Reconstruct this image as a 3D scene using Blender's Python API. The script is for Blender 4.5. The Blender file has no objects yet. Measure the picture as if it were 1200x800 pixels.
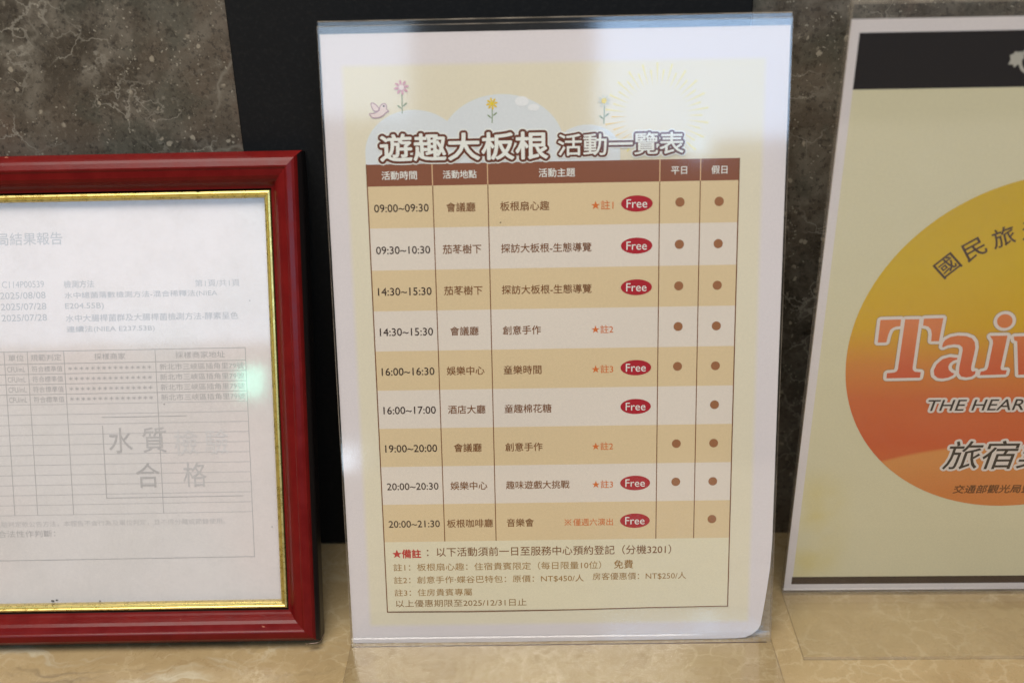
import bpy, bmesh, math, random
from mathutils import Matrix, Vector
from mathutils.geometry import tessellate_polygon
random.seed(4)
R = math.radians
scene = bpy.context.scene
COL = scene.collection

# ------------------------------------------------------------------ camera
F_PX, CAM_H, CAM_D, PITCH, ROLL, YAW = 1272.0, 0.3697, 0.4335, 24.98, -1.296, 0.44
cam_data = bpy.data.cameras.new("camera")
cam = bpy.data.objects.new("camera", cam_data)
COL.objects.link(cam)
scene.camera = cam
cam_data.sensor_width = 36.0
cam_data.lens = F_PX / 1200.0 * 36.0
cam_data.clip_start, cam_data.clip_end = 0.01, 50
p, r_, w_ = R(PITCH), R(ROLL), R(YAW)
fw = Vector((0, math.cos(p), -math.sin(p)))
rt = Vector((1, 0, 0))
up = Vector((0, math.sin(p), math.cos(p)))
Zm = Matrix.Rotation(w_, 3, 'Z')
fw, rt, up = Zm @ fw, Zm @ rt, Zm @ up
rt2 = math.cos(r_) * rt + math.sin(r_) * up
up2 = -math.sin(r_) * rt + math.cos(r_) * up
M = Matrix((rt2, up2, -fw)).transposed().to_4x4()
M.translation = (0, -CAM_D, CAM_H)
cam.matrix_world = M
cam_data.dof.use_dof = True
cam_data.dof.focus_distance = 0.535
cam_data.dof.aperture_fstop = 5.0

# ------------------------------------------------------------------ light
world = bpy.data.worlds.new("World")
scene.world = world
world.use_nodes = True
bg = world.node_tree.nodes["Background"]
bg.inputs[0].default_value = (1.0, 0.93, 0.86, 1)
bg.inputs[1].default_value = 0.055

def area(name, loc, look, sx, sy, radiance, color, spread=180):
    l = bpy.data.lights.new(name, 'AREA')
    l.shape = 'RECTANGLE'
    l.size, l.size_y = sx, sy
    l.energy = radiance * math.pi * sx * sy
    l.color = color
    l.spread = R(spread)
    o = bpy.data.objects.new(name, l)
    COL.objects.link(o)
    o.location = loc
    d = Vector(look) - Vector(loc)
    o.rotation_euler = d.to_track_quat('-Z', 'Y').to_euler()
    return o

# windows of the lobby behind the photographer, and its ceiling lights
area("window_light", (0.93, -3.0, 1.22), (0.93, 0, 1.22), 1.42, 0.86, 2.1, (0.46, 0.68, 1.0))
area("window_light", (-1.32, -3.0, 1.35), (-1.32, 0, 1.35), 1.86, 0.94, 1.3, (0.60, 0.78, 1.0))
area("ceiling_light", (-0.35, -0.75, 2.1), (0, 0, 0.1), 1.5, 1.1, 4.9, (1.0, 0.96, 0.885))
area("ceiling_light", (0.9, -1.6, 2.3), (0, 0, 0.1), 0.9, 0.9, 1.7, (1.0, 0.90, 0.80))
# small lamps far off in the lobby, seen only as spots in the acrylic and the glass
area("far_lamp", (-0.62, -3.0, -0.24), (-0.62, 0, -0.24), 0.06, 0.10, 3.6, (0.7, 0.85, 1.0))
area("far_lamp", (0.54, -3.0, 0.79), (0.54, 0, 0.79), 0.07, 0.10, 3.6, (0.4, 0.68, 1.0))
area("far_lamp", (-0.915, -3.0, 0.74), (-0.915, 0, 0.74), 0.09, 0.10, 3.0, (0.25, 1.0, 0.75))

scene.view_settings.view_transform = 'Standard'
scene.view_settings.look = 'None'
scene.view_settings.exposure = 1.02
scene.view_settings.gamma = 1.0
scene.view_settings.use_curve_mapping = False
scene.cycles.transparent_max_bounces = 24
scene.cycles.max_bounces = 8
scene.cycles.caustics_reflective = False

# ------------------------------------------------------------------ helpers
def lin(c):
    c = c / 255.0
    return c / 12.92 if c <= 0.04045 else ((c + 0.055) / 1.055) ** 2.4

def ink(r, g, b, k=1.30):
    """base colour of a printed tone"""
    return tuple(min(0.86, lin(x) * k) for x in (r, g, b))

def tag(o, label=None, cat=None, group=None, kind=None):
    if label: o["label"] = label
    if cat: o["category"] = cat
    if group: o["group"] = group
    if kind: o["kind"] = kind
    return o

def material(name, color=(0.8, 0.8, 0.8), rough=0.6, metal=0.0, spec=0.35):
    m = bpy.data.materials.new(name)
    m.use_nodes = True
    b = m.node_tree.nodes["Principled BSDF"]
    b.inputs["Base Color"].default_value = (*color, 1)
    b.inputs["Roughness"].default_value = rough
    b.inputs["Metallic"].default_value = metal
    b.inputs["Specular IOR Level"].default_value = spec
    return m

class N:
    """tiny node-graph writer"""
    def __init__(s, m):
        s.m = m; s.t = m.node_tree; s.n = s.t.nodes; s.l = s.t.links
        s.bsdf = s.n.get("Principled BSDF")
    def new(s, typ, **kw):
        n = s.n.new(typ)
        for k, v in kw.items(): setattr(n, k, v)
        return n
    def put(s, sock, v):
        if isinstance(v, bpy.types.NodeSocket): s.l.new(v, sock)
        elif v is not None:
            if isinstance(v, (tuple, list)) and len(v) == 3 and sock.type == 'RGBA': v = (*v, 1)
            sock.default_value = v
    def math(s, op, a, b=None, c=None, clamp=False):
        n = s.new("ShaderNodeMath", operation=op, use_clamp=clamp)
        s.put(n.inputs[0], a)
        if b is not None: s.put(n.inputs[1], b)
        if c is not None: s.put(n.inputs[2], c)
        return n.outputs[0]
    def mix(s, f, a, b, blend='MIX'):
        n = s.new("ShaderNodeMix", data_type='RGBA', blend_type=blend)
        s.put(n.inputs[0], f); s.put(n.inputs[6], a); s.put(n.inputs[7], b)
        return n.outputs[2]
    def coords(s, scale=(1, 1, 1), warp=None, amt=0.0):
        tc = s.new("ShaderNodeTexCoord")
        mp = s.new("ShaderNodeMapping")
        s.l.new(tc.outputs["Object"], mp.inputs[0])
        mp.inputs["Scale"].default_value = scale
        return mp.outputs[0]
    def noise(s, vec, scale, detail=6, rough=0.55, dist=0.0, out=0):
        n = s.new("ShaderNodeTexNoise")
        s.l.new(vec, n.inputs["Vector"])
        n.inputs["Scale"].default_value = scale
        n.inputs["Detail"].default_value = detail
        n.inputs["Roughness"].default_value = rough
        n.inputs["Distortion"].default_value = dist
        return n.outputs[out]
    def voro(s, vec, scale, feature='F1', out=0, rnd=1.0):
        n = s.new("ShaderNodeTexVoronoi", feature=feature)
        s.l.new(vec, n.inputs["Vector"])
        n.inputs["Scale"].default_value = scale
        n.inputs["Randomness"].default_value = rnd
        return n.outputs[out]
    def rng(s, v, a, b, c=0.0, d=1.0, smooth=True):
        n = s.new("ShaderNodeMapRange", interpolation_type='SMOOTHSTEP' if smooth else 'LINEAR')
        s.put(n.inputs[0], v)
        for i, x in zip((1, 2, 3, 4), (a, b, c, d)): n.inputs[i].default_value = x
        return n.outputs[0]
    def warp(s, vec, scale, amt):
        c = s.noise(vec, scale, 4, 0.6, out=1)
        sub = s.new("ShaderNodeVectorMath", operation='SUBTRACT')
        s.l.new(c, sub.inputs[0]); sub.inputs[1].default_value = (0.5, 0.5, 0.5)
        ma = s.new("ShaderNodeVectorMath", operation='MULTIPLY_ADD')
        s.l.new(sub.outputs[0], ma.inputs[0]); ma.inputs[1].default_value = (amt,) * 3
        s.l.new(vec, ma.inputs[2])
        return ma.outputs[0]
    def bump(s, h, dist=0.0002, strength=0.5):
        n = s.new("ShaderNodeBump")
        n.inputs["Strength"].default_value = strength
        n.inputs["Distance"].default_value = dist
        s.l.new(h, n.inputs["Height"])
        s.l.new(n.outputs[0], s.bsdf.inputs["Normal"])
    def color(s, c): s.put(s.bsdf.inputs["Base Color"], c)
    def roughness(s, c): s.put(s.bsdf.inputs["Roughness"], c)

def obj(name, me, mat=None, parent=None, z=0.0):
    o = bpy.data.objects.new(name, me)
    COL.objects.link(o)
    if mat:
        for m in (mat if isinstance(mat, (list, tuple)) else [mat]):
            if m.name not in me.materials: me.materials.append(m)
    if parent: o.parent = parent
    if z: o.location.z = z
    return o

def mesh(name, verts, faces, mi=None, smooth=False):
    me = bpy.data.meshes.new(name)
    me.from_pydata([tuple(v) for v in verts], [], faces)
    if mi:
        for p_, i in zip(me.polygons, mi): p_.material_index = i
    if smooth:
        for p_ in me.polygons: p_.use_smooth = True
    me.update()
    return me

def plane_root(name, x, y, z, yaw, lean):
    """Empty whose local X runs along the width, Y up the face, Z out of the face"""
    e = bpy.data.objects.new(name, None)
    e.empty_display_size = 0.02
    COL.objects.link(e)
    Z = Matrix.Rotation(R(yaw), 3, 'Z')
    U = Z @ Vector((1, 0, 0)); S = Z @ Vector((0, math.sin(R(lean)), math.cos(R(lean))))
    Nn = U.cross(S)
    m = Matrix((U, S, Nn)).transposed().to_4x4()
    m.translation = (x, y, z)
    e.matrix_world = m
    return e

MM = 0.001
def slab(name, x0, y0, x1, y1, z0, z1, mat, parent=None, chamfer=0.0, edge=None):
    """thin plate (mm) with optional chamfered front rim; rim and sides take the edge material"""
    c = chamfer
    rings = [(0, z0), (0, z1 - c), (c, z1)] if c else [(0, z0), (0, z1)]
    V, Fc, mi = [], [], []
    for (q, z) in rings:
        V += [(x0 + q, y0 + q, z), (x1 - q, y0 + q, z), (x1 - q, y1 - q, z), (x0 + q, y1 - q, z)]
    V = [(a * MM, b * MM, d * MM) for a, b, d in V]
    for k in range(len(rings) - 1):
        for i in range(4):
            j = (i + 1) % 4
            Fc.append((4 * k + i, 4 * k + j, 4 * k + 4 + j, 4 * k + 4 + i)); mi.append(1 if edge else 0)
    t = 4 * (len(rings) - 1)
    Fc.append((t, t + 1, t + 2, t + 3)); mi.append(0)
    Fc.append((3, 2, 1, 0)); mi.append(0)
    me = mesh(name, V, Fc, mi)
    return obj(name, me, [mat, edge] if edge else mat, parent)

def poly(name, pts, mat, parent, z, label=None):
    """flat printed shape from one outline or several, in mm, at height z (mm)"""
    outlines = pts if isinstance(pts[0][0], (tuple, list)) else [pts]
    vs, fs = wedge_tri(outlines)
    me = mesh(name, [(x * MM, y * MM, 0) for x, y in vs], fs)
    o = obj(name, me, mat, parent, z * MM)
    if label: o["label"] = label
    return o

def rect(name, x0, y0, x1, y1, mat, parent, z, label=None):
    return poly(name, [(x0, y0), (x1, y0), (x1, y1), (x0, y1)], mat, parent, z, label)

def ell(cx, cy, rx, ry, n=40, a0=0, a1=360):
    full = abs(a1 - a0) >= 360
    m = n if full else n + 1
    return [(cx + rx * math.cos(R(a0 + (a1 - a0) * i / n)), cy + ry * math.sin(R(a0 + (a1 - a0) * i / n))) for i in range(m)]

def smooth_poly(pts, it=2):
    for _ in range(it):
        q = []
        for i in range(len(pts)):
            a, b = pts[i], pts[(i + 1) % len(pts)]
            q.append((a[0] * .75 + b[0] * .25, a[1] * .75 + b[1] * .25))
            q.append((a[0] * .25 + b[0] * .75, a[1] * .25 + b[1] * .75))
        pts = q
    return pts

def stroke(pts, w0, w1=None):
    w1 = w0 if w1 is None else w1
    L, Rr = [], []
    n = len(pts)
    for i, p_ in enumerate(pts):
        a = pts[max(0, i - 1)]; b = pts[min(n - 1, i + 1)]
        dx, dy = b[0] - a[0], b[1] - a[1]; l = math.hypot(dx, dy) or 1
        w = (w0 + (w1 - w0) * i / (n - 1)) / 2
        L.append((p_[0] - dy / l * w, p_[1] + dx / l * w)); Rr.append((p_[0] + dy / l * w, p_[1] - dx / l * w))
    return L + Rr[::-1]

_glyph_cache = {}
def glyphs(s, spacing=1.0, shear=0.0, res=3):
    key = (s, spacing, shear, res)
    if key not in _glyph_cache:
        if s[0] == "童":     # the font's own fill of this sign is broken: set it from its two halves
            vs, fs, _ = glyphs("里" + s[1:], spacing, shear, res)
            tv, tf, _ = glyphs("立", spacing, shear, res)
            low = [v[1] for v in vs if v[0] < 1.0]; y0, y1 = min(low), max(low); H = y1 - y0
            vs = [(x, y0 + (y - y0) * 0.60) if x < 1.0 else (x, y) for x, y in vs]
            t0 = min(v[1] for v in tv); t1 = max(v[1] for v in tv)
            b = len(vs)
            vs = vs + [(x, y0 + H * 0.66 + (y - t0) / (t1 - t0) * H * 0.38) for x, y in tv]
            fs = list(fs) + [tuple(b + i for i in f) for f in tf]
            xs = [v[0] for v in vs]; ys = [v[1] for v in vs]
            _glyph_cache[key] = (vs, fs, (min(xs), min(ys), max(xs), max(ys)))
            return _glyph_cache[key]
        c = bpy.data.curves.new("lettering", 'FONT')
        c.body = s; c.space_character = spacing; c.shear = shear; c.resolution_u = res
        o = bpy.data.objects.new("lettering", c); COL.objects.link(o)
        bpy.context.view_layer.update()
        me = bpy.data.meshes.new_from_object(o.evaluated_get(bpy.context.evaluated_depsgraph_get()))
        vs = [(v.co.x, v.co.y) for v in me.vertices]; fs = [tuple(f.vertices) for f in me.polygons]
        bpy.data.objects.remove(o); bpy.data.curves.remove(c); bpy.data.meshes.remove(me)
        xs = [v[0] for v in vs]; ys = [v[1] for v in vs]
        _glyph_cache[key] = (vs, fs, (min(xs), min(ys), max(xs), max(ys)))
    return _glyph_cache[key]

def thicken(vs, fs, rad, n, dz=3e-6):
    """the same flat shape laid down n more times, shifted by rad (mm): a bolder print"""
    V, Fc = [], []
    shifts = [(0, 0)] + [(math.cos(2 * math.pi * i / n) * rad, math.sin(2 * math.pi * i / n) * rad) for i in range(n)] if rad else [(0, 0)]
    for k, (dx, dy) in enumerate(shifts):
        b = len(V)
        V += [((x + dx) * MM, (y + dy) * MM, k * dz) for x, y in vs]
        Fc += [tuple(b + i for i in f) for f in fs]
    return V, Fc

def text(s, x0, x1, yc, mat, parent, z, h=None, bold=0.0, n=4, spacing=1.0, shear=0.0, name="lettering", rot=0.0, label=None, cut=None):
    """lettering whose ink box spans x0..x1 (mm), centred on height yc"""
    vs, fs, (a, b, c, d) = glyphs(s, spacing, shear)
    k = (x1 - x0) / (c - a)
    ky = h / (d - b) if h else k
    pts = [((x - a) * k + x0, (y - (b + d) / 2) * ky + yc) for x, y in vs]
    if rot:
        cx, cy = (x0 + x1) / 2, yc; ca, sa = math.cos(R(rot)), math.sin(R(rot))
        pts = [((x - cx) * ca - (y - cy) * sa + cx, (x - cx) * sa + (y - cy) * ca + cy) for x, y in pts]
    V, Fc = thicken(pts, fs, bold, n)
    me = mesh(name, V, Fc)
    o = obj(name, me, mat, parent, z * MM)
    if label: o["label"] = label
    return o

def wedge_tri(outlines):
    """flat outlines -> vertices and upward facing triangles"""
    vs, fs = [], []
    for ol in outlines:
        b = len(vs); vs += list(ol)
        for t in tessellate_polygon([[Vector((x, y, 0)) for x, y in ol]]):
            (ax, ay), (bx_, by_), (cx, cy) = (ol[q] for q in t)
            area2 = (bx_ - ax) * (cy - ay) - (cx - ax) * (by_ - ay)
            if abs(area2) < 1e-9: continue
            fs.append(tuple(b + q for q in (t if area2 > 0 else t[::-1])))
    return vs, fs

# ------------------------------------------------------------------ materials
def make_wall_stone():
    m = material("dark_fossil_marble", rough=0.3, spec=0.45); g = N(m)
    v = g.coords()
    vw = g.warp(v, 14, 0.05)
    big = g.noise(vw, 7, 5, 0.6)
    mid = g.noise(vw, 45, 8, 0.68)
    fine = g.noise(v, 420, 4, 0.7)
    c = g.mix(g.rng(big, 0.30, 0.70), (0.047, 0.038, 0.027), (0.142, 0.110, 0.080))
    c = g.mix(g.rng(mid, 0.42, 0.68), c, (0.158, 0.134, 0.102))
    tone = g.noise(g.warp(v, 10, 0.05), 17, 4, 0.6)
    c = g.mix(g.math('MULTIPLY', g.rng(tone, 0.56, 0.66), 0.55), c, (0.135, 0.092, 0.066))
    c = g.mix(g.math('MULTIPLY', g.rng(tone, 0.44, 0.34), 0.5), c, (0.060, 0.062, 0.046))
    c = g.mix(g.math('MULTIPLY', g.rng(fine, 0.5, 0.75), 0.55), c, (0.210, 0.178, 0.132))
    pitc = g.math('MULTIPLY', g.rng(g.noise(v, 480, 3, 0.6), 0.47, 0.34), 0.55)
    c = g.mix(pitc, c, (0.023, 0.018, 0.014))
    # pale curling fossil threads, only in patches
    e1 = g.voro(g.warp(v, 60, 0.028), 42, 'DISTANCE_TO_EDGE')
    th = g.math('MULTIPLY', g.rng(e1, 0.035, 0.0), g.rng(g.noise(v, 22, 3, 0.5), 0.46, 0.62))
    c = g.mix(g.math('MULTIPLY', th, 0.5), c, (0.347, 0.314, 0.254))
    e2 = g.voro(g.warp(v, 16, 0.07), 8, 'DISTANCE_TO_EDGE')
    th2 = g.math('MULTIPLY', g.rng(e2, 0.016, 0.0), g.rng(g.noise(v, 12, 3, 0.5), 0.50, 0.62))
    c = g.mix(g.math('MULTIPLY', th2, 0.35), c, (0.326, 0.293, 0.234))
    # small shell crumbs
    d = g.voro(g.warp(v, 200, 0.004), 150)
    keep = g.rng(g.noise(v, 95, 2, 0.5), 0.50, 0.60)
    d3 = g.voro(g.warp(v, 300, 0.003), 420)
    c = g.mix(g.math('MULTIPLY', g.math('MULTIPLY', g.rng(d3, 0.26, 0.15), g.rng(g.noise(v, 150, 2, 0.5), 0.50, 0.58)), 0.6), c, (0.370, 0.331, 0.256))
    sp = g.math('MULTIPLY', g.rng(d, 0.24, 0.13), keep)
    c = g.mix(g.math('MULTIPLY', sp, 0.72), c, (0.378, 0.325, 0.244))
    g.color(c)
    g.roughness(g.rng(mid, 0.3, 0.7, 0.24, 0.42))
    g.bump(g.math('ADD', mid, g.math('MULTIPLY', fine, 0.5)), 0.0003, 0.25)
    return m

def make_counter_stone():
    m = material("beige_polished_marble", rough=0.25, spec=0.4); g = N(m)
    v = g.coords()
    vw = g.warp(v, 20, 0.045)
    big = g.noise(vw, 9, 5, 0.6)
    mid = g.noise(vw, 60, 7, 0.66)
    c = g.mix(g.rng(big, 0.32, 0.68), (0.321, 0.225, 0.112), (0.450, 0.335, 0.182))
    c = g.mix(g.math('MULTIPLY', g.rng(mid, 0.36, 0.62), 0.8), c, (0.402, 0.295, 0.152))
    c = g.mix(g.math('MULTIPLY', g.rng(mid, 0.60, 0.78), 0.9), c, (0.506, 0.394, 0.233))
    e = g.voro(g.warp(v, 62, 0.022), 46, 'DISTANCE_TO_EDGE')
    th = g.math('MULTIPLY', g.rng(e, 0.055, 0.0), g.rng(g.noise(v, 18, 3, 0.5), 0.42, 0.66))
    c = g.mix(g.math('MULTIPLY', th, 0.48), c, (0.579, 0.472, 0.297))
    e3 = g.voro(g.warp(v, 90, 0.012), 75, 'DISTANCE_TO_EDGE')
    th3 = g.math('MULTIPLY', g.rng(e3, 0.055, 0.0), g.rng(g.noise(v, 26, 3, 0.5), 0.46, 0.6))
    c = g.mix(g.math('MULTIPLY', th3, 0.45), c, (0.546, 0.441, 0.276))
    # a few slanting streaks towards the left end of the counter
    ms = g.new("ShaderNodeMapping"); g.l.new(vw, ms.inputs[0])
    ms.inputs["Rotation"].default_value = (0, 0, R(-40)); ms.inputs["Scale"].default_value = (1, 5.5, 1)
    st = g.noise(ms.outputs[0], 11, 4, 0.6)
    sx = g.new("ShaderNodeSeparateXYZ"); g.l.new(v, sx.inputs[0])
    left = g.rng(sx.outputs[0], -0.06, -0.16)
    c = g.mix(g.math('MULTIPLY', g.math('MULTIPLY', g.rng(st, 0.54, 0.70), left), 0.75), c, (0.546, 0.488, 0.353))
    c = g.mix(g.math('MULTIPLY', g.math('MULTIPLY', g.rng(st, 0.46, 0.34), left), 0.5), c, (0.161, 0.118, 0.071))
    fine = g.noise(v, 700, 3, 0.6)
    c = g.mix(g.math('MULTIPLY', g.rng(fine, 0.58, 0.72), 0.25), c, (0.193, 0.126, 0.056))
    g.color(c)
    g.roughness(g.rng(mid, 0.3, 0.7, 0.20, 0.36))
    g.bump(mid, 0.0002, 0.12)
    return m

def make_clear(name, tint=(1, 1, 1), rough=0.07, f0=0.045, smudge=0.0):
    m = bpy.data.materials.new(name); m.use_nodes = True
    g = N(m); g.n.remove(g.bsdf)
    out = g.n["Material Output"]
    tr = g.new("ShaderNodeBsdfTransparent"); tr.inputs[0].default_value = (*tint, 1)
    gl = g.new("ShaderNodeBsdfGlossy"); gl.inputs["Roughness"].default_value = rough
    gl.inputs["Color"].default_value = (1, 1, 1, 1)
    lw = g.new("ShaderNodeLayerWeight"); lw.inputs[0].default_value = 0.5
    f = g.math('POWER', lw.outputs["Facing"], 5.0)
    f = g.math('MULTIPLY_ADD', f, 1 - f0, f0)
    v = g.coords()
    bn = g.new("ShaderNodeBump"); bn.inputs["Strength"].default_value = 0.05; bn.inputs["Distance"].default_value = 0.002
    g.l.new(g.noise(v, 9, 2, 0.5), bn.inputs["Height"]); g.l.new(bn.outputs[0], gl.inputs["Normal"])
    mx = g.new("ShaderNodeMixShader")
    g.l.new(f, mx.inputs[0]); g.l.new(tr.outputs[0], mx.inputs[1]); g.l.new(gl.outputs[0], mx.inputs[2])
    last = mx.outputs[0]
    if smudge:
        df = g.new("ShaderNodeBsdfDiffuse"); df.inputs[0].default_value = (0.75, 0.73, 0.70, 1)
        m2 = g.new("ShaderNodeMixShader")
        sm = g.math('MULTIPLY', g.rng(g.noise(v, 30, 5, 0.65), 0.35, 0.75), smudge)
        g.l.new(sm, m2.inputs[0]); g.l.new(last, m2.inputs[1]); g.l.new(df.outputs[0], m2.inputs[2]); last = m2.outputs[0]
    g.l.new(last, out.inputs[0])
    return m

def make_edge():
    m = bpy.data.materials.new("acrylic_cut_edge"); m.use_nodes = True
    g = N(m); g.n.remove(g.bsdf); out = g.n["Material Output"]
    tr = g.new("ShaderNodeBsdfTransparent"); tr.inputs[0].default_value = (0.94, 0.92, 0.88, 1)
    pr = g.new("ShaderNodeBsdfPrincipled"); pr.inputs["Base Color"].default_value = (0.46, 0.39, 0.31, 1)
    pr.inputs["Roughness"].default_value = 0.25
    mx = g.new("ShaderNodeMixShader")
    v = g.coords()
    g.l.new(g.rng(g.noise(v, 60, 4, 0.6), 0.3, 0.7, 0.15, 0.48), mx.inputs[0])
    g.l.new(tr.outputs[0], mx.inputs[1]); g.l.new(pr.outputs[0], mx.inputs[2]); g.l.new(mx.outputs[0], out.inputs[0])
    return m

def add_paper_grain(g, base):
    v = g.coords()
    n = g.noise(v, 900, 3, 0.6)
    big = g.noise(v, 14, 3, 0.5)
    k = g.math('ADD', g.rng(n, 0.2, 0.8, 0.965, 1.03), g.rng(big, 0.2, 0.8, -0.02, 0.02))
    mul = g.new("ShaderNodeVectorMath", operation='SCALE')
    g.put(mul.inputs[0], base) if isinstance(base, bpy.types.NodeSocket) else setattr(mul.inputs[0], 'default_value', base)
    g.l.new(k, mul.inputs[3])
    g.color(mul.outputs[0])

def print_mat(name, rgb, k=1.30, rough=0.55):
    m = material(name, rough=rough, spec=0.3); g = N(m)
    add_paper_grain(g, ink(*rgb, k=k))
    return m

def box_mask(g, x0, y0, x1, y1, soft):
    tc = g.new("ShaderNodeTexCoord"); sp = g.new("ShaderNodeSeparateXYZ"); g.l.new(tc.outputs["Object"], sp.inputs[0])
    a = g.rng(sp.outputs[0], (x0 - soft) * MM, (x0 + soft) * MM); b = g.rng(sp.outputs[0], (x1 + soft) * MM, (x1 - soft) * MM)
    c = g.rng(sp.outputs[1], (y0 - soft) * MM, (y0 + soft) * MM); d = g.rng(sp.outputs[1], (y1 + soft) * MM, (y1 - soft) * MM)
    return g.math('MULTIPLY', g.math('MULTIPLY', a, b), g.math('MULTIPLY', c, d))

WALL = make_wall_stone()
COUNTER = make_counter_stone()
CLEAR = make_clear("clear_acrylic", (0.992, 0.992, 0.990))
EDGE = make_edge()
GLASS = make_clear("picture_glass", (0.985, 0.978, 0.976), 0.05, 0.05, smudge=0.08)

# ------------------------------------------------------------------ setting
WALL_Y = 0.0905
tag(obj("counter", mesh("counter", [(-1.6, -0.75, 0), (1.6, -0.75, 0), (1.6, WALL_Y, 0), (-1.6, WALL_Y, 0),
    (-1.6, -0.75, -0.03), (1.6, -0.75, -0.03), (1.6, WALL_Y, -0.03), (-1.6, WALL_Y, -0.03)],
    [(0, 1, 2, 3), (7, 6, 5, 4), (0, 4, 5, 1), (1, 5, 6, 2), (2, 6, 7, 3), (3, 7, 4, 0)]), COUNTER), kind='structure')
tag(obj("wall", mesh("wall", [(-1.6, WALL_Y, -0.03), (1.6, WALL_Y, -0.03), (1.6, WALL_Y, 1.2), (-1.6, WALL_Y, 1.2),
    (-1.6, WALL_Y + .03, -0.03), (1.6, WALL_Y + .03, -0.03), (1.6, WALL_Y + .03, 1.2), (-1.6, WALL_Y + .03, 1.2)],
    [(0, 1, 2, 3), (7, 6, 5, 4), (0, 4, 5, 1), (1, 5, 6, 2), (2, 6, 7, 3), (3, 7, 4, 0)]), WALL), kind='structure')

# matt black upright panel on the wall
pm_ = material("matt_black_panel", (0.013, 0.0135, 0.015), 0.6, spec=0.2); g = N(pm_)
v = g.coords(); g.color(g.mix(g.rng(g.noise(v, 500, 3, 0.7), 0.45, 0.8), (0.006, 0.0062, 0.0066), (0.012, 0.0118, 0.0115)))
g.bump(g.noise(v, 600, 2, 0.6), 0.0002, 0.3)
pn = slab("black_panel", -133.2, 1, 111, 620, 0, 3.5, pm_, None, chamfer=0.6)
pn.matrix_world = Matrix(((1, 0, 0, 0), (0, 0, -1, WALL_Y - 0.0002), (0, 1, 0, 0), (0, 0, 0, 1)))
tag(pn, "tall matt black panel on the dark marble wall behind the activity schedule", "panel")

# ================================================================== main acrylic stand + schedule
MX, MYAW, MLEAN = 0.0177, -0.466, 12.39

def l_stand(root, w, h_back, foot, lean, front_h=None, t=2.0, front_gap=1.0, front_t=1.5, front_bottom=0.3, name_foot="foot"):
    """clear L-shaped holder: upright sheet bent forward into a foot, plus a cover sheet in front of the paper.
    local Y runs up the sheet; the foot lies level, i.e. turned by 90-lean from the sheet."""
    # profile of the inner (upper/front) surface in local (y, z) mm
    rr = 2.6
    L = R(lean)
    # world 'forward' and 'up' in local (Y up the face, Z out): forward = (-sin L, cos L), up = (cos L, sin L)
    fwd = (-math.sin(L), math.cos(L)); upv = (math.cos(L), math.sin(L))
    base = (0.0, 0.0)
    def at(f, u): return (fwd[0] * f + upv[0] * u, fwd[1] * f + upv[1] * u)
    # outer surface: along foot bottom u=0.25 from f=foot to f=rr, arc, then up the back z=-t
    foot_top = [at(foot, 0.25 + t), at(rr + t, 0.25 + t)]
    foot_bot = [at(foot, 0.25), at(rr + t, 0.25)]
    # arc between foot and sheet
    inner = [foot_top[0], foot_top[1]]; outer = [foot_bot[0], foot_bot[1]]
    ins = (2.25 + rr, -0.05); outs = (2.25 + rr, -0.05 - t)
    for k in range(1, 7):
        q = k / 7
        def bez(a, c, b): return ((1 - q) ** 2 * a[0] + 2 * q * (1 - q) * c[0] + q * q * b[0], (1 - q) ** 2 * a[1] + 2 * q * (1 - q) * c[1] + q * q * b[1])
        def isect(a, zz):   # where the foot line meets the sheet line z=zz
            f = (zz - (a[1])) / fwd[1]
            return (a[0] + fwd[0] * f, zz)
        inner.append(bez(foot_top[1], isect(foot_top[1], ins[1]), ins)); outer.append(bez(foot_bot[1], isect(foot_bot[1], outs[1]), outs))
    inner += [ins, (h_back - 0.5, ins[1]), (h_back, ins[1] - 0.5)]
    outer += [outs, (h_back - 0.5, outs[1]), (h_back, outs[1] + 0.3)]
    n = len(inner); V, Fc, mi = [], [], []
    for x in (-w / 2, w / 2):
        for a in inner: V.append((x * MM, a[0] * MM, a[1] * MM))
        for a in outer: V.append((x * MM, a[0] * MM, a[1] * MM))
    o2 = 2 * n
    for i in range(n - 1):
        Fc.append((i, i + 1, o2 + i + 1, o2 + i)); mi.append(1 if i == n - 2 else 0)
        Fc.append((n + i, o2 + n + i, o2 + n + i + 1, n + i + 1)); mi.append(0)
        Fc.append((i, n + i, n + i + 1, i + 1)); mi.append(1)
        Fc.append((o2 + i, o2 + i + 1, o2 + n + i + 1, o2 + n + i)); mi.append(1)
    Fc.append((n - 1, 2 * n - 1, o2 + 2 * n - 1, o2 + n - 1)); mi.append(1)
    Fc.append((0, o2, o2 + n, n)); mi.append(1)
    me = mesh("back_sheet", V, Fc, mi)
    obj("back_sheet", me, [CLEAR, EDGE], root)
    if front_h:
        slab("front_sheet", -w / 2, front_bottom, w / 2, front_h, front_gap, front_gap + front_t, CLEAR, root, chamfer=0.35, edge=EDGE)

st = plane_root("sign_holder", MX, 0, 0, MYAW, MLEAN)
tag(st, "tall clear acrylic stand holding the cream activity schedule, leaning back at the centre", "sign holder", "clear acrylic sign holders")
l_stand(st, 211.4, 303.4, 62, MLEAN, front_h=301.0, front_bottom=-0.6)

m_seam_shadow = material("seam_shadow_dark", (0.13, 0.085, 0.055), 0.4)
slab("seam_shadow_strip", -105.2, -0.95, 103.5, -0.35, 1.0, 2.55, m_seam_shadow, st)  # dark strip added to paint in the seam and shadow gap below the cover

# paper outline, local origin = bottom left of the sheet
pr_root = plane_root("activity_schedule", MX, 0, 0, MYAW, MLEAN)
pr_root.matrix_world = pr_root.matrix_world @ Matrix.Translation((-0.105, 0.00065, 0.00012))
tag(pr_root, "cream printed activity schedule with brown striped table and red Free badges", "poster")

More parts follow.
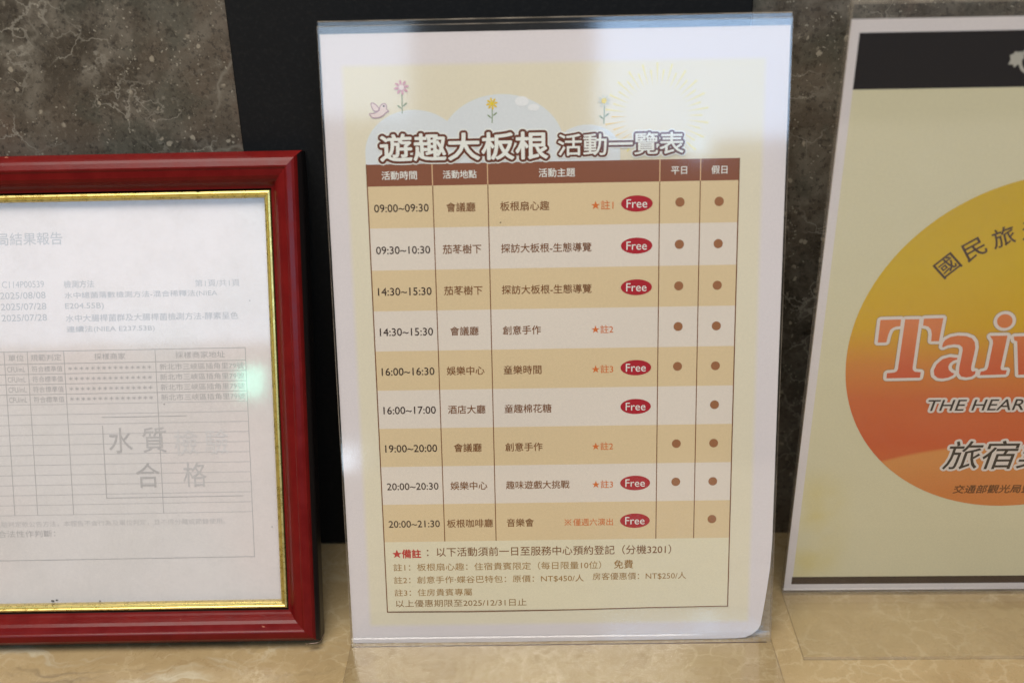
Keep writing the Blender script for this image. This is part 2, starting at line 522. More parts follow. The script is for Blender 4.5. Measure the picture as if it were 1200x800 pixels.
white = material("poster_paper", rough=0.5, spec=0.3); g = N(white)
msk = box_mask(g, 9.3, 9.5, 199.3, 283, 1.6)
add_paper_grain(g, g.mix(msk, ink(202, 194, 194), ink(205, 196, 173)))
out = [(0, 0.4), (1, 0), (60, -0.25), (140, -0.25), (193, 0.1), (198, 0.6), (201.5, 2.2), (204.2, 4.6), (205.6, 7), (206.3, 12), (207.9, 24), (209.4, 38), (210, 52), (210, 297), (0, 297)]
def paper_mesh(name, out, t, curl=None):
    bm = bmesh.new()
    vs = [bm.verts.new((x * MM, y * MM, 0)) for x, y in out]
    f = bm.faces.new(vs)
    e = bmesh.ops.extrude_face_region(bm, geom=[f])
    for q in e['geom']:
        if isinstance(q, bmesh.types.BMVert): q.co.z -= t * MM
    bmesh.ops.recalc_face_normals(bm, faces=bm.faces)
    me = bpy.data.meshes.new(name); bm.to_mesh(me); bm.free()
    return me
obj("paper_sheet", paper_mesh("paper_sheet", out, 0.1), white, pr_root)

P = pr_root
m_hill = print_mat("pale_blue_print", (198, 201, 202)); m_glow = print_mat("pale_highlight_print", (216, 216, 212))
m_ray = print_mat("sun_ray_print", (214, 199, 124)); m_sun = print_mat("sun_disc_print", (209, 202, 184))
m_tan = print_mat("tan_row_print", (201, 179, 141)); m_light = print_mat("light_row_print", (206, 195, 182))
m_head = print_mat("brown_header_print", (122, 72, 48)); m_line = print_mat("brown_line_print", (106, 62, 26))
m_pale = print_mat("pale_line_print", (200, 165, 125)); m_note = print_mat("note_panel_print", (206, 197, 170))
m_txt = print_mat("brown_lettering", (108, 62, 12)); m_time = print_mat("dark_brown_lettering", (46, 26, 16))
m_org = print_mat("orange_lettering", (194, 100, 40)); m_red = print_mat("red_badge_print", (156, 16, 32))
m_wht = print_mat("white_lettering", (222, 212, 204)); m_dot = print_mat("brown_dot_print", (140, 92, 58))
m_title = print_mat("title_outline_brown", (92, 44, 22)); m_nred = print_mat("red_note_lettering", (172, 44, 36))
m_ntxt = print_mat("ochre_lettering", (124, 86, 30)); m_ntx2 = print_mat("faint_ochre_lettering", (140, 100, 36))

# picture above the title ------------------------------------------------
clipb = 238.2
def hill(cx, cy, rx, ry, z):
    pts = [q for q in ell(cx, cy, rx, ry, 64, 0, 180)]
    pts = [(cx + rx, clipb)] + pts + [(cx - rx, clipb)]
    return poly("cloud_hill", pts, m_hill, P, z)
hill(40.5, 244, 22.5, 19.3, 0.10); hill(80.5, 246, 28.5, 23.5, 0.13); hill(119.5, 244, 15, 11.3, 0.16)
poly("cloud_highlight", [ell(90, 266.2, 3.1, 2.2, 20), ell(95.2, 263.4, 2.6, 1.6, 20)], m_glow, P, 0.19)
rays = []
for i in range(44):
    a = R(i * 360 / 44); da = R(1.1)
    r0, r1 = 13.5, (23.5 if i % 2 else 20.5)
    rays.append([(151 + r0 * math.cos(a), 258.5 + r0 * math.sin(a)), (151 + r1 * math.cos(a - da), 258.5 + r1 * math.sin(a - da)), (151 + r1 * math.cos(a + da), 258.5 + r1 * math.sin(a + da))])
rays = [r3 for r3 in rays if min(q[1] for q in r3) > 240]
strong = [r3 for r3 in rays if math.atan2(r3[1][1] - 258.5, r3[1][0] - 151) < R(-135) or math.atan2(r3[1][1] - 258.5, r3[1][0] - 151) > R(172)]
poly("sun_rays", [r3 for r3 in rays if r3 not in strong], m_ray, P, 0.10)
poly("sun_rays", strong, print_mat("strong_ray_print", (212, 182, 96)), P, 0.10)  # glare wash is put into the ink: these rays lie outside it

def flower(cx, cy, stem_y, pet, mid, petal_mat, mid_mat, stem_mat):
    f = poly("flower_stem", [stroke([(cx, cy), (cx + .1, (cy + stem_y) / 2), (cx - .1, stem_y)], 0.4),
        smooth_poly([(cx, stem_y + 3), (cx + 1.5, stem_y + 4.6), (cx + 2.6, stem_y + 4.7), (cx + 1.2, stem_y + 3.4)], 1),
        smooth_poly([(cx, stem_y + 2), (cx - 1.4, stem_y + 3.6), (cx - 2.5, stem_y + 3.7), (cx - 1.1, stem_y + 2.4)], 1)], stem_mat, P, 0.22)
    ps = []
    for i in range(8):
        a = R(i * 45 + 10); c, s = math.cos(a), math.sin(a)
        e = [(0.35 * pet + x, y) for x, y in ell(0.32 * pet, 0, 0.36 * pet, 0.17 * pet, 12)]
        ps.append([(cx + x * c - y * s, cy + x * s + y * c) for x, y in e])
    vs, fs = wedge_tri(ps)
    V = [(x * MM, y * MM, 0) for x, y in vs]
    # every petal a hair above the last so they never share a plane
    k = len(ell(0, 0, 1, 1, 12))
    V = [(a, b, (i // k) * 2e-6) for i, (a, b, c) in enumerate(V)]
    obj("flower_petals", mesh("flower_petals", V, fs), petal_mat, P, 0.25 * MM)
    poly("flower_centre", ell(cx, cy, mid, mid, 20), mid_mat, P, 0.30)
m_pink = print_mat("pink_petal_print", (190, 138, 148)); m_pk2 = print_mat("pale_pink_print", (222, 196, 190))
m_grn = print_mat("green_stem_print", (118, 134, 96)); m_yel = print_mat("yellow_petal_print", (214, 180, 40))
m_wpt = print_mat("pale_petal_print", (188, 186, 166)); m_yc = print_mat("yellow_centre_print", (208, 184, 50))
flower(35.7, 273.3, 261.8, 3.3, 1.2, m_pink, m_pk2, m_grn)
flower(76.4, 265.4, 256.8, 2.6, 0.9, m_yel, m_yc, m_grn)
flower(127.1, 265.7, 255.5, 2.9, 1.2, m_wpt, m_yc, m_grn)
# little bird drawn in outline
bx, by = 25.3, 262.8
m_bird = print_mat("pink_bird_print", (206, 186, 178)); m_bl = print_mat("bird_outline_print", (150, 108, 120))
body = smooth_poly([(bx - 3.6, by - 2.6), (bx - 1.6, by - 2.9), (bx + 1.2, by - 2.2), (bx + 3.2, by - .3), (bx + 4.6, by + .1), (bx + 3.0, by + 1.0), (bx + 3.6, by + 2.6), (bx + 2.2, by + 3.8), (bx + .4, by + 2.6), (bx, by + .8), (bx - 2, by - .8), (bx - 5, by - .8), (bx - 4, by - 1.8)], 2)
wing = smooth_poly([(bx + 0.6, by + .6), (bx - 1.6, by + 3.4), (bx - 3.8, by + 4.2), (bx - 3.4, by + 1.8), (bx - 2.2, by - .2)], 2)
poly("bird_print", [body], m_bird, P, 0.20); poly("bird_wing", [wing], m_bird, P, 0.23)
poly("bird_outline", [stroke(body + body[:1], .34)], m_bl, P, 0.26); poly("wing_outline", [stroke(wing + wing[:1], .34)], m_bl, P, 0.29)
poly("bird_eye", ell(bx + 2.1, by + 2.4, .42, .42, 12), m_time, P, 0.32)

# title -----------------------------------------------------------------------
def title(s, x0, x1, yc, h, r_fill, r_out):
    text(s, x0, x1, yc, m_wht, P, 0.26, h=h, bold=r_out + 0.7, n=18, name="title_halo")
    text(s, x0, x1, yc, m_title, P, 0.36, h=h, bold=r_out * 1.08, n=18, name="title_outline")
    text(s, x0, x1, yc, m_wht, P, 0.46, h=h, bold=r_fill, n=8, name="title_lettering")
title("遊趣大板根", 25.0, 101.4, 246.5, 12.0, 0.30, 1.30)
title("活動一覽表", 106.2, 163.2, 246.4, 9.6, 0.14, 1.0)

# table -----------------------------------------------------------------------
XL, XR = 18.2, 188.8
rows = [229.1, 209.8, 190.1, 170.7, 151.3, 132.0, 112.9, 93.5, 74.0, 54.4]
rect("header_band", XL, rows[0], XR, 239.1, m_head, P, 0.20)
for i in range(9):
    rect("row_band", XL, rows[i + 1], XR, rows[i], m_tan if i % 2 == 0 else m_light, P, 0.20)
rect("note_panel", XL, 17.2, XR, rows[9], m_note, P, 0.20)
cols = [48.3, 73.7, 152.6, 171.2]
for x in cols:
    rect("column_line", x - .22, rows[9], x + .22, rows[0], m_line, P, 0.24)
    rect("header_line", x - .22, rows[0], x + .22, 239.1, m_pale, P, 0.24)
rect("table_border", XL - .25, 17.0, XL + .25, 239.2, m_line, P, 0.25)
rect("table_border", XR - .25, 17.6, XR + .25, 239.2, m_line, P, 0.25)
poly("table_border", stroke([(XL - .2, 16.9), (60, 16.6), (105, 16.9), (150, 17.6), (XR + .2, 17.9)], .45), m_line, P, 0.26)
for s, a, b in (("活動時間", 25.0, 41.2), ("活動地點", 53.2, 68.6), ("活動主題", 97.2, 113.8), ("平日", 157.8, 165.0), ("假日", 176.2, 183.4)):
    text(s, a, b, 234.0, m_wht, P, 0.26, bold=0.04)

data = [("09:00~09:30", "會議廳", "板根扇心趣", "★註1", 1, 1),
        ("09:30~10:30", "茄苳樹下", "探訪大板根-生態導覽", None, 1, 1),
        ("14:30~15:30", "茄苳樹下", "探訪大板根-生態導覽", None, 1, 1),
        ("14:30~15:30", "會議廳", "創意手作", "★註2", 0, 1),
        ("16:00~16:30", "娛樂中心", "童樂時間", "★註3", 1, 1),
        ("16:00~17:00", "酒店大廳", "童趣棉花糖", None, 1, 0),
        ("19:00~20:00", "會議廳", "創意手作", "★註2", 0, 1),
        ("20:00~20:30", "娛樂中心", "趣味遊戲大挑戰", "★註3", 1, 1),
        ("20:00~21:30", "板根咖啡廳", "音樂會", "僅週六演出", 1, 0)]
badge_mesh = None
for i, (t, pl, th, nt, free, wd) in enumerate(data):
    yc = (rows[i] + rows[i + 1]) / 2 - 0.4
    text(t, 20.9, 46.1, yc, m_time, P, 0.26, bold=0.04)
    wpl = {3: 13.4, 4: 18.0, 5: 22.6}[len(pl)]
    text(pl, 61.0 - wpl / 2, 61.0 + wpl / 2, yc, m_txt, P, 0.26, bold=0.04)
    wth = {5: 22.6, 10: 42.0, 4: 18.0, 7: 31.0, 3: 13.3}[len(th)]
    text(th, 79.2, 79.2 + wth, yc, m_txt, P, 0.26, bold=0.04)
    if nt:
        w = 10.2 if len(nt) == 3 else 19.6
        text(nt, 131.4 - w, 131.4, yc - .2, m_org, P, 0.26, bold=0.02, n=4)
        if len(nt) == 5:
            rx, ry = 109.3, yc - .2
            dots = [ell(rx + dx, ry + dy, .3, .3, 8) for dx, dy in ((0, 1.25), (0, -1.25), (1.25, 0), (-1.25, 0))]
            poly("reference_mark", [stroke([(rx - 1.6, ry - 1.6), (rx + 1.6, ry + 1.6)], .34)] + dots, m_org, P, 0.26)
            poly("reference_mark", [stroke([(rx - 1.6, ry + 1.6), (rx + 1.6, ry - 1.6)], .34)], m_org, P, 0.28)
    if free:
        b = poly("free_badge", ell(0, 0, 7.3, 3.75, 40), m_red, P, 0.27)
        b.location = (142.2 * MM, (yc + .2) * MM, 0.27 * MM)
        text("Free", -4.75, 4.75, 0, m_wht, b, 0.06, h=3.9, bold=0.0)
    for k, x in enumerate((162.0, 180.0)):
        if k == 1 or wd:
            d = poly("brown_dot", ell(0, 0, 2.15, 2.15, 28), m_dot, P, 0.27)
            d.location = (x * MM, (yc + .5) * MM, 0.27 * MM)
poly("ink_speck", ell(79.2, 211.6, .35, .3, 8), m_time, P, 0.3)

text("★備註", 22.2, 36.2, 48.1, m_nred, P, 0.26, h=4.5, bold=0.14)
text("：以下活動須前一日至服務中心預約登記（分機3201）", 39.2, 160.2, 48.8, m_txt, P, 0.26, h=4.9, bold=0.02)
text("註1：板根扇心趣：住宿貴賓限定（每日限量10位）", 22.2, 125.6, 40.9, m_ntx2, P, 0.26, h=4.1, bold=0.0)
text("免費", 132.0, 141.4, 41.1, m_ntx2, P, 0.26, bold=0.04)
text("註2：創意手作‧蝶谷巴特包：原價：NT$450/人", 22.2, 117.0, 34.0, m_ntx2, P, 0.26, h=4.0, bold=0.0)
text("房客優惠價：NT$250/人", 121.4, 167.8, 34.7, m_ntx2, P, 0.26, h=4.0, bold=0.0)
text("註3：住房貴賓專屬", 22.2, 61.0, 27.3, m_ntx2, P, 0.26, h=3.9, bold=0.0)
text("以上優惠期限至2025/12/31日止", 22.6, 88.2, 21.4, m_ntxt, P, 0.26, h=3.9, bold=0.0)

# ================================================================== second stand on the right
TX, TY, TYAW, TLEAN = 0.2431, 0.0333, -0.985, -2.3
st2 = plane_root("sign_holder", TX, TY, 0, TYAW, TLEAN)
tag(st2, "upright clear acrylic stand with its foot showing, holding the sunset logo sheet", "sign holder", "clear acrylic sign holders")
l_stand(st2, 211.8, 306.5, 52, TLEAN, front_h=306.0, front_bottom=2.4)
T = plane_root("logo_sheet", TX, TY, 0, TYAW, TLEAN)
T.matrix_world = T.matrix_world @ Matrix.Translation((0, 0, 0.00012))
tag(T, "cream sheet with black top band and orange Taiwan circle logo, cut off at right", "poster")
tw = material("logo_paper", rough=0.5, spec=0.3); g = N(tw)
v = g.coords(); stain = g.math('MULTIPLY', box_mask(g, -101, 12, -84, 70, 14), g.rng(g.noise(v, 22, 3), 0.38, 0.66))
cream = g.mix(stain, ink(206, 198, 165), ink(202, 186, 118))
add_paper_grain(g, g.mix(box_mask(g, -100.9, 9, 101, 270.2, 0.12), ink(210, 202, 200), cream))
obj("paper_sheet", paper_mesh("paper_sheet", [(-105, 2.1), (105, 2.1), (105, 299.1), (-105, 299.1)], 0.1), tw, T)
m_blk = print_mat("black_band_print", (20, 15, 16)); m_bb = print_mat("dark_band_print", (50, 36, 32))
m_tw = print_mat("logo_white_print", (214, 200, 190)); m_tg = print_mat("logo_shadow_print", (150, 118, 76))
m_dk = print_mat("logo_dark_lettering", (60, 36, 26)); m_bk2 = print_mat("logo_black_lettering", (34, 30, 32))
m_ttan = print_mat("logo_brown_lettering", (96, 52, 18))
rect("top_band", -101, 270.2, 101, 293.6, m_blk, T, 0.06)
rect("bottom_band", -101.3, 6.4, 101, 11.2, m_bb, T, 0.06)
mc = material("sunset_circle_print", rough=0.55, spec=0.3); g = N(mc)
tc = g.new("ShaderNodeTexCoord"); sp = g.new("ShaderNodeSeparateXYZ"); g.l.new(tc.outputs["Object"], sp.inputs[0])
yy = g.rng(sp.outputs[1], 0.056, 0.232, 0, 1, smooth=False)
rp = g.new("ShaderNodeValToRGB"); g.l.new(yy, rp.inputs[0])
el = rp.color_ramp.elements
el[0].position, el[0].color = 0.0, (*ink(196, 100, 42), 1)
el[1].position, el[1].color = 1.0, (*ink(196, 160, 8), 1)
for pz, cc in ((0.22, (194, 84, 42)), (0.36, (196, 96, 46)), (0.47, (200, 124, 48)), (0.58, (202, 156, 14)), (0.75, (200, 164, 6))):
    e_ = el.new(pz); e_.color = (*ink(*cc), 1)
sx, sy = sp.outputs[0], sp.outputs[1]
# lighter swell at the foot of the circle: everything under a rising curve
xx = g.math('ADD', sx, 0.010)
edge_ = g.math('SUBTRACT', g.math('SUBTRACT', 0.0925, g.math('MULTIPLY', g.math('MULTIPLY', xx, xx), 3.0)), sy)
low = g.rng(edge_, -0.0012, 0.0014)
fade = g.rng(edge_, 0.0, 0.03, 1.0, 0.55)
add_paper_grain(g, g.mix(g.math('MULTIPLY', low, g.math('MULTIPLY', fade, 0.95)), rp.outputs[0], ink(204, 136, 72)))
poly("sunset_circle", ell(0, 144.2, 88.4, 88.0, 120), mc, T, 0.10)
for i, ch in enumerate("國民旅遊卡特約商店"):
    a = 131.8 - 10.45 * i
    cx, cy = 72.7 * math.cos(R(a)), 135.0 + 72.7 * math.sin(R(a))
    text(ch, cx - 4.8, cx + 4.8, cy, m_dk, T, 0.16, h=9.4, bold=0.12, rot=(a - 90) * 1.05)

# slab-serif slanted word, drawn as outlines; units: 5.715 per photo pixel, placed in mm
def zmap(pts):
    out = []
    for X, Y in pts:
        out.append((-75.8 + (X - 171) * 0.0690 + (Y - 189) * 0.0115, 163.0 - (Y - 189) * 0.0812))
    return out
Tg = [[(180,197),(318,195),(312,238),(285,240),(262,248),(245,262),(232,290),(218,342),(160,342)],
      [(345,195),(440,195),(396,515),(400,528),(412,538),(453,542),(447,578),(217,580),(221,545),(270,542),(288,534),(296,518)],
      [(470,192),(600,190),(573,338),(520,338),(524,290),(518,262),(500,243),(465,235)]]
ag = [[(595,375),(600,352),(615,330),(650,312),(700,304),(755,307),(795,322),(815,348),(820,385),(810,440),(797,505),(796,530),(806,542),(820,538),(828,540),(822,560),(800,575),(765,580),(730,574),(714,552),(715,510),(728,440),(735,400),(731,378),(712,364),(675,360),(630,366),(602,378)],
      [(702,450),(650,443),(600,456),(560,490),(541,530),(545,562),(570,582),(600,586),(640,580),(672,566),(682,553),(662,545),(644,528),(640,505),(650,485),(672,468),(698,460)]]
ig = [[(915,308),(1033,308),(997,515),(999,530),(1012,535),(1040,535),(1034,562),(857,566),(862,543),(890,537),(905,528),(912,510),(938,355),(935,335)],
      ell(1010, 214, 52, 44, 24)]
wg = [[(1075,314),(1195,311),(1190,335),(1175,340),(1185,470),(1250,312),(1320,312),(1340,470),(1400,340),(1388,334),(1390,310),(1470,310),(1466,335),(1440,342),(1345,566),(1275,566),(1255,420),(1190,566),(1120,566),(1100,345),(1080,338)]]
an = [[(x + 900, y) for x, y in ol] for ol in ag]
ng = [[(1770,312),(1880,310),(1874,345),(1930,308),(1985,315),(2008,350),(1985,535),(2020,538),(2016,565),(1900,565),(1904,540),(1920,535),(1940,380),(1920,355),(1865,375),(1845,535),(1865,540),(1860,566),(1740,566),(1744,540),(1765,535),(1790,345),(1770,336)]]
word = [zmap(ol) for ol in Tg + ag + ig + wg + an + ng]
mw = material("logo_word_print", rough=0.55, spec=0.3); g = N(mw)
tc = g.new("ShaderNodeTexCoord"); sp = g.new("ShaderNodeSeparateXYZ"); g.l.new(tc.outputs["Object"], sp.inputs[0])
add_paper_grain(g, g.mix(g.rng(sp.outputs[1], 0.131, 0.163), ink(196, 82, 46), ink(208, 118, 66)))
wv, wf = wedge_tri(word)
for nm, mt, rad, n, z in (("word_shadow", m_tg, 1.85, 20, 0.13), ("word_outline", m_tw, 1.6, 20, 0.22), ("logo_word", mw, 0.0, 0, 0.32)):
    V, Fc = thicken(wv, wf, rad, n)
    obj(nm, mesh(nm, V, Fc), mt, T, z * MM)
text("THE HEART OF ASIA", -46.3, 46, 116.0, m_tw, T, 0.40, h=6.2, bold=1.25, n=16, shear=0.14, name="tagline_outline")
text("THE HEART OF ASIA", -46.3, 46, 116.0, m_bk2, T, 0.50, h=6.2, shear=0.14, bold=0.04)
text("旅宿業", -33.5, 20.5, 87.0, m_tw, T, 0.16, h=16.6, bold=1.3, n=16, shear=0.13, name="lettering_outline")
text("旅宿業", -33.5, 20.5, 87.0, m_bk2, T, 0.26, h=16.6, bold=0.06, n=6, shear=0.13)
text("交通部觀光局監製", -25.8, 19.5, 66.6, m_ttan, T, 0.16, h=5.0, bold=0.10, shear=0.12)
# pale knotted emblem in the black band
m_em = print_mat("emblem_print", (168, 164, 152))
em = [smooth_poly([(-38.2, 283.6), (-36.6, 283.9), (-36.2, 285.2), (-35, 284.4), (-33.6, 285.2), (-33.4, 283.4), (-31.8, 282.6), (-33, 281), (-32.6, 279.2), (-34.4, 279.6), (-35.4, 278), (-36.2, 279.8), (-38.4, 279.4), (-37.4, 281.4)], 1)]
poly("emblem_print", em, m_em, T, 0.12)
ring = [(-27.0 + 6.4 * math.cos(R(a)), 281.4 + 6.0 * math.sin(R(a))) for a in range(0, 361, 9)]
poly("emblem_ring", [stroke(ring, 1.3)], m_em, T, 0.15)
ring = [(-17.0 + 5.4 * math.cos(R(a)), 281.4 + 7.2 * math.sin(R(a))) for a in range(0, 361, 9)]
poly("emblem_ring", [stroke(ring, 1.3)], m_em, T, 0.18)

# ================================================================== framed certificate on the left
FX, FY, FYAW, FLEAN, DEPTH = -0.1033, -0.0054, -0.086, 19.14, 16.0
Fr = plane_root("picture_frame", FX, FY, DEPTH * MM * math.sin(R(FLEAN)), FYAW, FLEAN)
tag(Fr, "dark red wooden picture frame with gold inner edge leaning on the wall at the left", "picture frame")
OW, OH = 329.0, 242.0     # outer width and height in mm
m_redw = material("red_lacquered_wood", rough=0.27, spec=0.17); g = N(m_redw)
v = g.coords(); n1 = g.noise(v, 90, 5, 0.65); n2 = g.noise(v, 700, 3, 0.7)
c = g.mix(g.rng(n1, 0.3, 0.7), (0.128, 0.006, 0.006), (0.160, 0.008, 0.007))
c = g.mix(g.math('MULTIPLY', g.rng(n2, 0.66, 0.8), 0.25), c, (0.34, 0.06, 0.04))
c = g.mix(g.rng(g.noise(v, 170, 4, 0.7), 0.70, 0.76), c, (0.50, 0.20, 0.13))
g.color(c); g.roughness(g.rng(n1, 0.3, 0.7, 0.17, 0.27)); g.bump(n2, 0.0002, 0.12)
m_side = material("black_painted_side", (0.012, 0.009, 0.009), 0.35, spec=0.4)
m_gold = material("gold_foil", rough=0.3, metal=0.85); g = N(m_gold)
v = g.coords(); n1 = g.noise(v, 300, 4, 0.7)
c = g.mix(g.rng(n1, 0.25, 0.75), (0.66, 0.50, 0.15), (0.78, 0.62, 0.23))
c = g.mix(g.rng(g.noise(v, 210, 3, 0.6), 0.71, 0.75), c, (0.05, 0.035, 0.015))
g.color(c); g.roughness(g.rng(n1, 0.3, 0.7, 0.22, 0.42)); g.bump(n1, 0.0002, 0.12)
m_groove = material("dark_groove", (0.030, 0.016, 0.014), 0.5)

def rail(name, prof, mats, side, mi_of=None):
    """mitred moulding along one side of the frame; prof = list of (inset, height) in mm, height 0 = front plane"""
    x0, x1, y0, y1 = -OW, 0.0, 0.0, OH
    def P4(d, h):
        y1 = OH + 2.4 * (1 - d / 19.85)
        if side == 'bottom': return (x0 + d, y0 + d, h), (x1 - d, y0 + d, h)
        if side == 'top': return (x1 - d, y1 - d, h), (x0 + d, y1 - d, h)
        if side == 'right': return (x1 - d, y0 + d, h), (x1 - d, y1 - d, h)
        return (x0 + d, y1 - d, h), (x0 + d, y0 + d, h)
    V, Fc, mi = [], [], []
    n = len(prof)
    for d, h in prof:
        a, b = P4(d, h); V += [tuple(q * MM for q in a), tuple(q * MM for q in b)]
    for i in range(n):
        j = (i + 1) % n
        Fc.append((2 * i, 2 * i + 1, 2 * j + 1, 2 * j)); mi.append(mi_of[i] if mi_of else 0)
    Fc.append(tuple(2 * i for i in range(n))[::-1]); mi.append(0)
    Fc.append(tuple(2 * i + 1 for i in range(n))); mi.append(0)
    me = mesh(name, V, Fc, mi)
    bm = bmesh.new(); bm.from_mesh(me); bmesh.ops.recalc_face_normals(bm, faces=bm.faces); bm.to_mesh(me); bm.free()
    return obj(name, me, mats, Fr)

prof = [(0, -DEPTH), (0, -6.5), (0.5, -5.2), (1.9, -2.9)]
prof += [(2.5, -2.0), (3.2, -1.2), (4.4, -0.7), (5.6, -0.3), (6.5, 0.0), (7.0, -0.1), (7.5, -0.45), (7.9, -0.9)]
prof += [(9.0, -1.25), (10.6, -1.8), (12.0, -2.8), (13.2, -4.2), (14.2, -5.8), (15.0, -6.6), (15.9, -6.9), (16.1, -10.5), (16.3, -DEPTH + .3)]
side_flags = [1, 1, 1] + [0] * (len(prof) - 6) + [2, 2, 1]
gold = [(16.5, -12.0), (16.5, -8.2), (16.9, -7.4), (17.7, -7.15), (18.2, -7.6), (18.45, -7.9), (18.8, -7.5), (19.5, -7.7), (19.8, -8.4), (19.85, -9.6), (19.85, -12.0)]
for sd in ('bottom', 'top', 'right', 'left'):
    rail("rail", prof, [m_redw, m_side, m_groove], sd, side_flags if sd in ("left", "right") else [1, 0, 0] + side_flags[3:])
    rail("gold_fillet", gold, [m_gold], sd)
# worn pale corner where the lacquer has chipped off
m_chip = material("bare_wood_chip", (0.62, 0.47, 0.40), 0.8)
cp = mesh("chipped_corner", [tuple(q * MM for q in a) for a in
    [(-6.4, -0.12, -1.3), (-4.6, -0.14, -3.0), (-2.6, -0.12, -3.1), (-0.2, -0.14, -4.2), (0.14, -0.13, -9.0), (0.15, -0.1, -14.0), (0.15, 0.5, -13.5), (0.16, 0.42, -8.0), (0.1, 0.6, -3.4), (-1.2, 0.3, -1.6), (-3.0, 0.35, -0.9), (-5.2, 0.5, -0.4), (-6.8, 0.9, 0.05)]],
    [(0, 1, 11, 12), (1, 2, 10, 11), (2, 3, 9, 10), (3, 4, 8, 9), (4, 5, 6, 7), (4, 7, 8)])
obj("chipped_corner", cp, m_chip, Fr)
slab("glass_pane", -OW + 16.6, 16.6, -16.6, OH - 16.6, -10.6, -9.7, GLASS, Fr)
bk = material("backing_board", (0.20, 0.14, 0.08), 0.8)
slab("backing_board", -OW + 16.6, 16.6, -16.6, OH - 16.6, -15.4, -12.6, bk, Fr)

Cr = plane_root("water_quality_certificate", FX, FY, DEPTH * MM * math.sin(R(FLEAN)), FYAW, FLEAN)
Cr.matrix_world = Cr.matrix_world @ Matrix.Translation((0, 0, -0.0118))
tag(Cr, "faint grey water quality test report behind the glass of the red frame", "certificate")
m_cp = material("certificate_paper", rough=0.6, spec=0.3); g = N(m_cp)
v = g.coords(); msk = g.noise(v, 8, 3, 0.5)
add_paper_grain(g, g.mix(g.rng(msk, 0.4, 0.6), ink(209, 202, 199), ink(206, 203, 201)))
cpaper = obj("paper_sheet", paper_mesh("paper_sheet", [(-OW + 17.2, 17.2), (-17.2, 17.2), (-17.2, OH - 17.2), (-OW + 17.2, OH - 17.2)], 0.1), m_cp, Cr)
cg = lambda a: print_mat("grey_ink", (a, a - 2, a - 3))
g1, g2, g3, g4 = cg(158), cg(172), cg(168), cg(184)  # pale greys: the glare wash of the glass is put into the ink
text("局結果報告", -147.4, -115.6, 204.4, g2, Cr, 0.06, h=6.0, bold=0.05)
text("C114P00539", -146.2, -125.8, 182.6, g3, Cr, 0.06, h=3.2)
for s, y in (("2025/08/08", 177.3), ("2025/07/28", 171.9), ("2025/07/28", 166.5)):
    text(s, -147.4, -125.4, y, g3, Cr, 0.06, h=3.2, bold=.03)
for s, x1, y in (("檢測方法", -101.6, 182.3), ("水中總菌落數檢測方法-混合稀釋法(NIEA", -42.2, 176.7), ("E204.55B)", -97.5, 171.4), ("水中大腸桿菌群及大腸桿菌檢測方法-酵素呈色", -32.6, 165.8), ("連續法(NIEA E237.53B)", -73.4, 160.3)):
    text(s, -116.2, x1, y, g3, Cr, 0.06, h=3.5, bold=.03)
text("第1頁/共1頁", -52.8, -31.2, 181.6, g3, Cr, 0.06, h=3.4)
ys = [150.0] + [143.9 - 5.0 * k for k in range(0, 16)]
ys = [y for y in ys if y > 67]
for y in ys: rect("table_line", -OW + 40, y - .16, -29.8, y + .16, g4 if y < 125 else g3, Cr, 0.06)
for x in (-147.4, -136.1, -118.3, -73.8, -29.9): rect("table_line", x - .16, ys[-1] if x != -29.9 else 46.0, x + .16, 150, g3, Cr, 0.10)
text("單位", -145.5, -138.0, 147.0, g3, Cr, 0.06, h=3.2)
text("規範判定", -134.6, -119.6, 147.0, g3, Cr, 0.06, h=3.2)
text("採樣商家", -103.6, -88.4, 147.0, g3, Cr, 0.06, h=3.2)
text("採樣商家地址", -64.0, -40.0, 147.0, g3, Cr, 0.06, h=3.2)
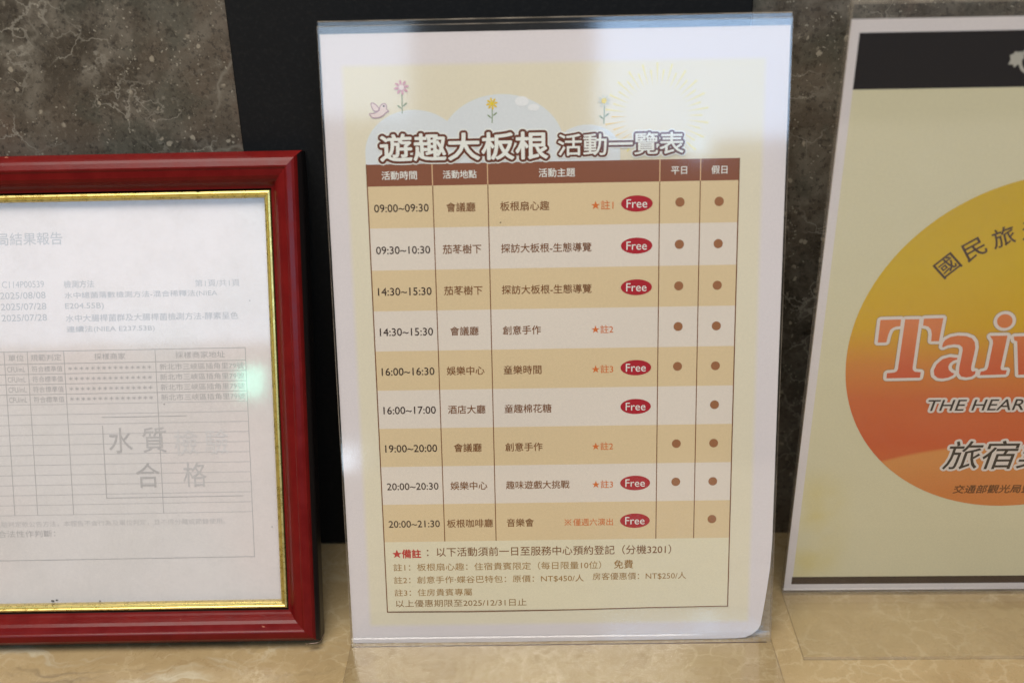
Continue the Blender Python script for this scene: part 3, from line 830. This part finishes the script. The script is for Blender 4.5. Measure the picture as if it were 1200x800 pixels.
for k in range(4):
    y = 141.4 - 5.0 * k
    text("CFU/mL", -146.4, -137.6, y, g3, Cr, 0.06, h=2.6)
    text("符合標準值", -134.4, -119.4, y, g3, Cr, 0.06, h=2.9)
    text("＊＊＊＊＊＊＊＊＊＊＊＊＊＊＊", -116.6, -76.0, y, g3, Cr, 0.06, h=1.8, bold=.05)
    text("新北市三峽區插角里79號", -72.0, -31.0, y, g3, Cr, 0.06, h=3.1)
for x0, y0, x1, y1 in ((-101.6, 76.8, -34, 77.1), (-101.6, 117.0, -60, 117.3), (-101.7, 76.8, -101.3, 113.0)):
    rect("stamp_border", x0, y0, x1, y1, g2, Cr, 0.14)
m_st = cg(174)
for ch, x, y, mt in (("水", -93, 105.6, m_st), ("質", -76.5, 105.6, cg(180)), ("檢", -61, 104.0, cg(200)), ("驗", -46, 104.0, cg(202)), ("合", -80.6, 88.0, cg(172)), ("格", -57.4, 88.0, cg(184))):
    text(ch, x - 5.8, x + 5.8, y, mt, Cr, 0.18, h=12.4, bold=0.0, name="stamp_lettering")
text("檢驗判定依公告方法，本報告不含行為及單位判定，且不得分離或節錄使用。", -158, -43.5, 64.4, g4, Cr, 0.06, h=2.9)
text("合法性作判斷：", -156.5, -128.0, 59.6, g3, Cr, 0.06, h=3.4)
rect("table_line", -OW + 40, 46.0, -29.9, 46.35, g3, Cr, 0.10)
# the print lies deeper than the frame face it was measured on: bring it to size on its own plane
for ch in Cr.children:
    if not ch.name.startswith("paper_sheet"):
        ch.data.transform(Matrix(((1.0247, 0, 0, -0.00256), (0, 1.0247, 0, -0.00505), (0, 0, 1, 0), (0, 0, 0, 1))))
for x, y, rr in ((-137, 20.8, .9), (-135, 21.2, .6), (-113, 20.4, .5), (-66.5, 164.0, .3), (-29.9, 172, .3), (-75, 121.0, .3), (-23.6, 57.5, .35)):
    poly("dirt_speck", [(x + rr * random.uniform(.6, 1.3) * math.cos(R(a)), y + rr * random.uniform(.4, 1) * math.sin(R(a))) for a in range(0, 360, 45)], m_side, Cr, 0.2)
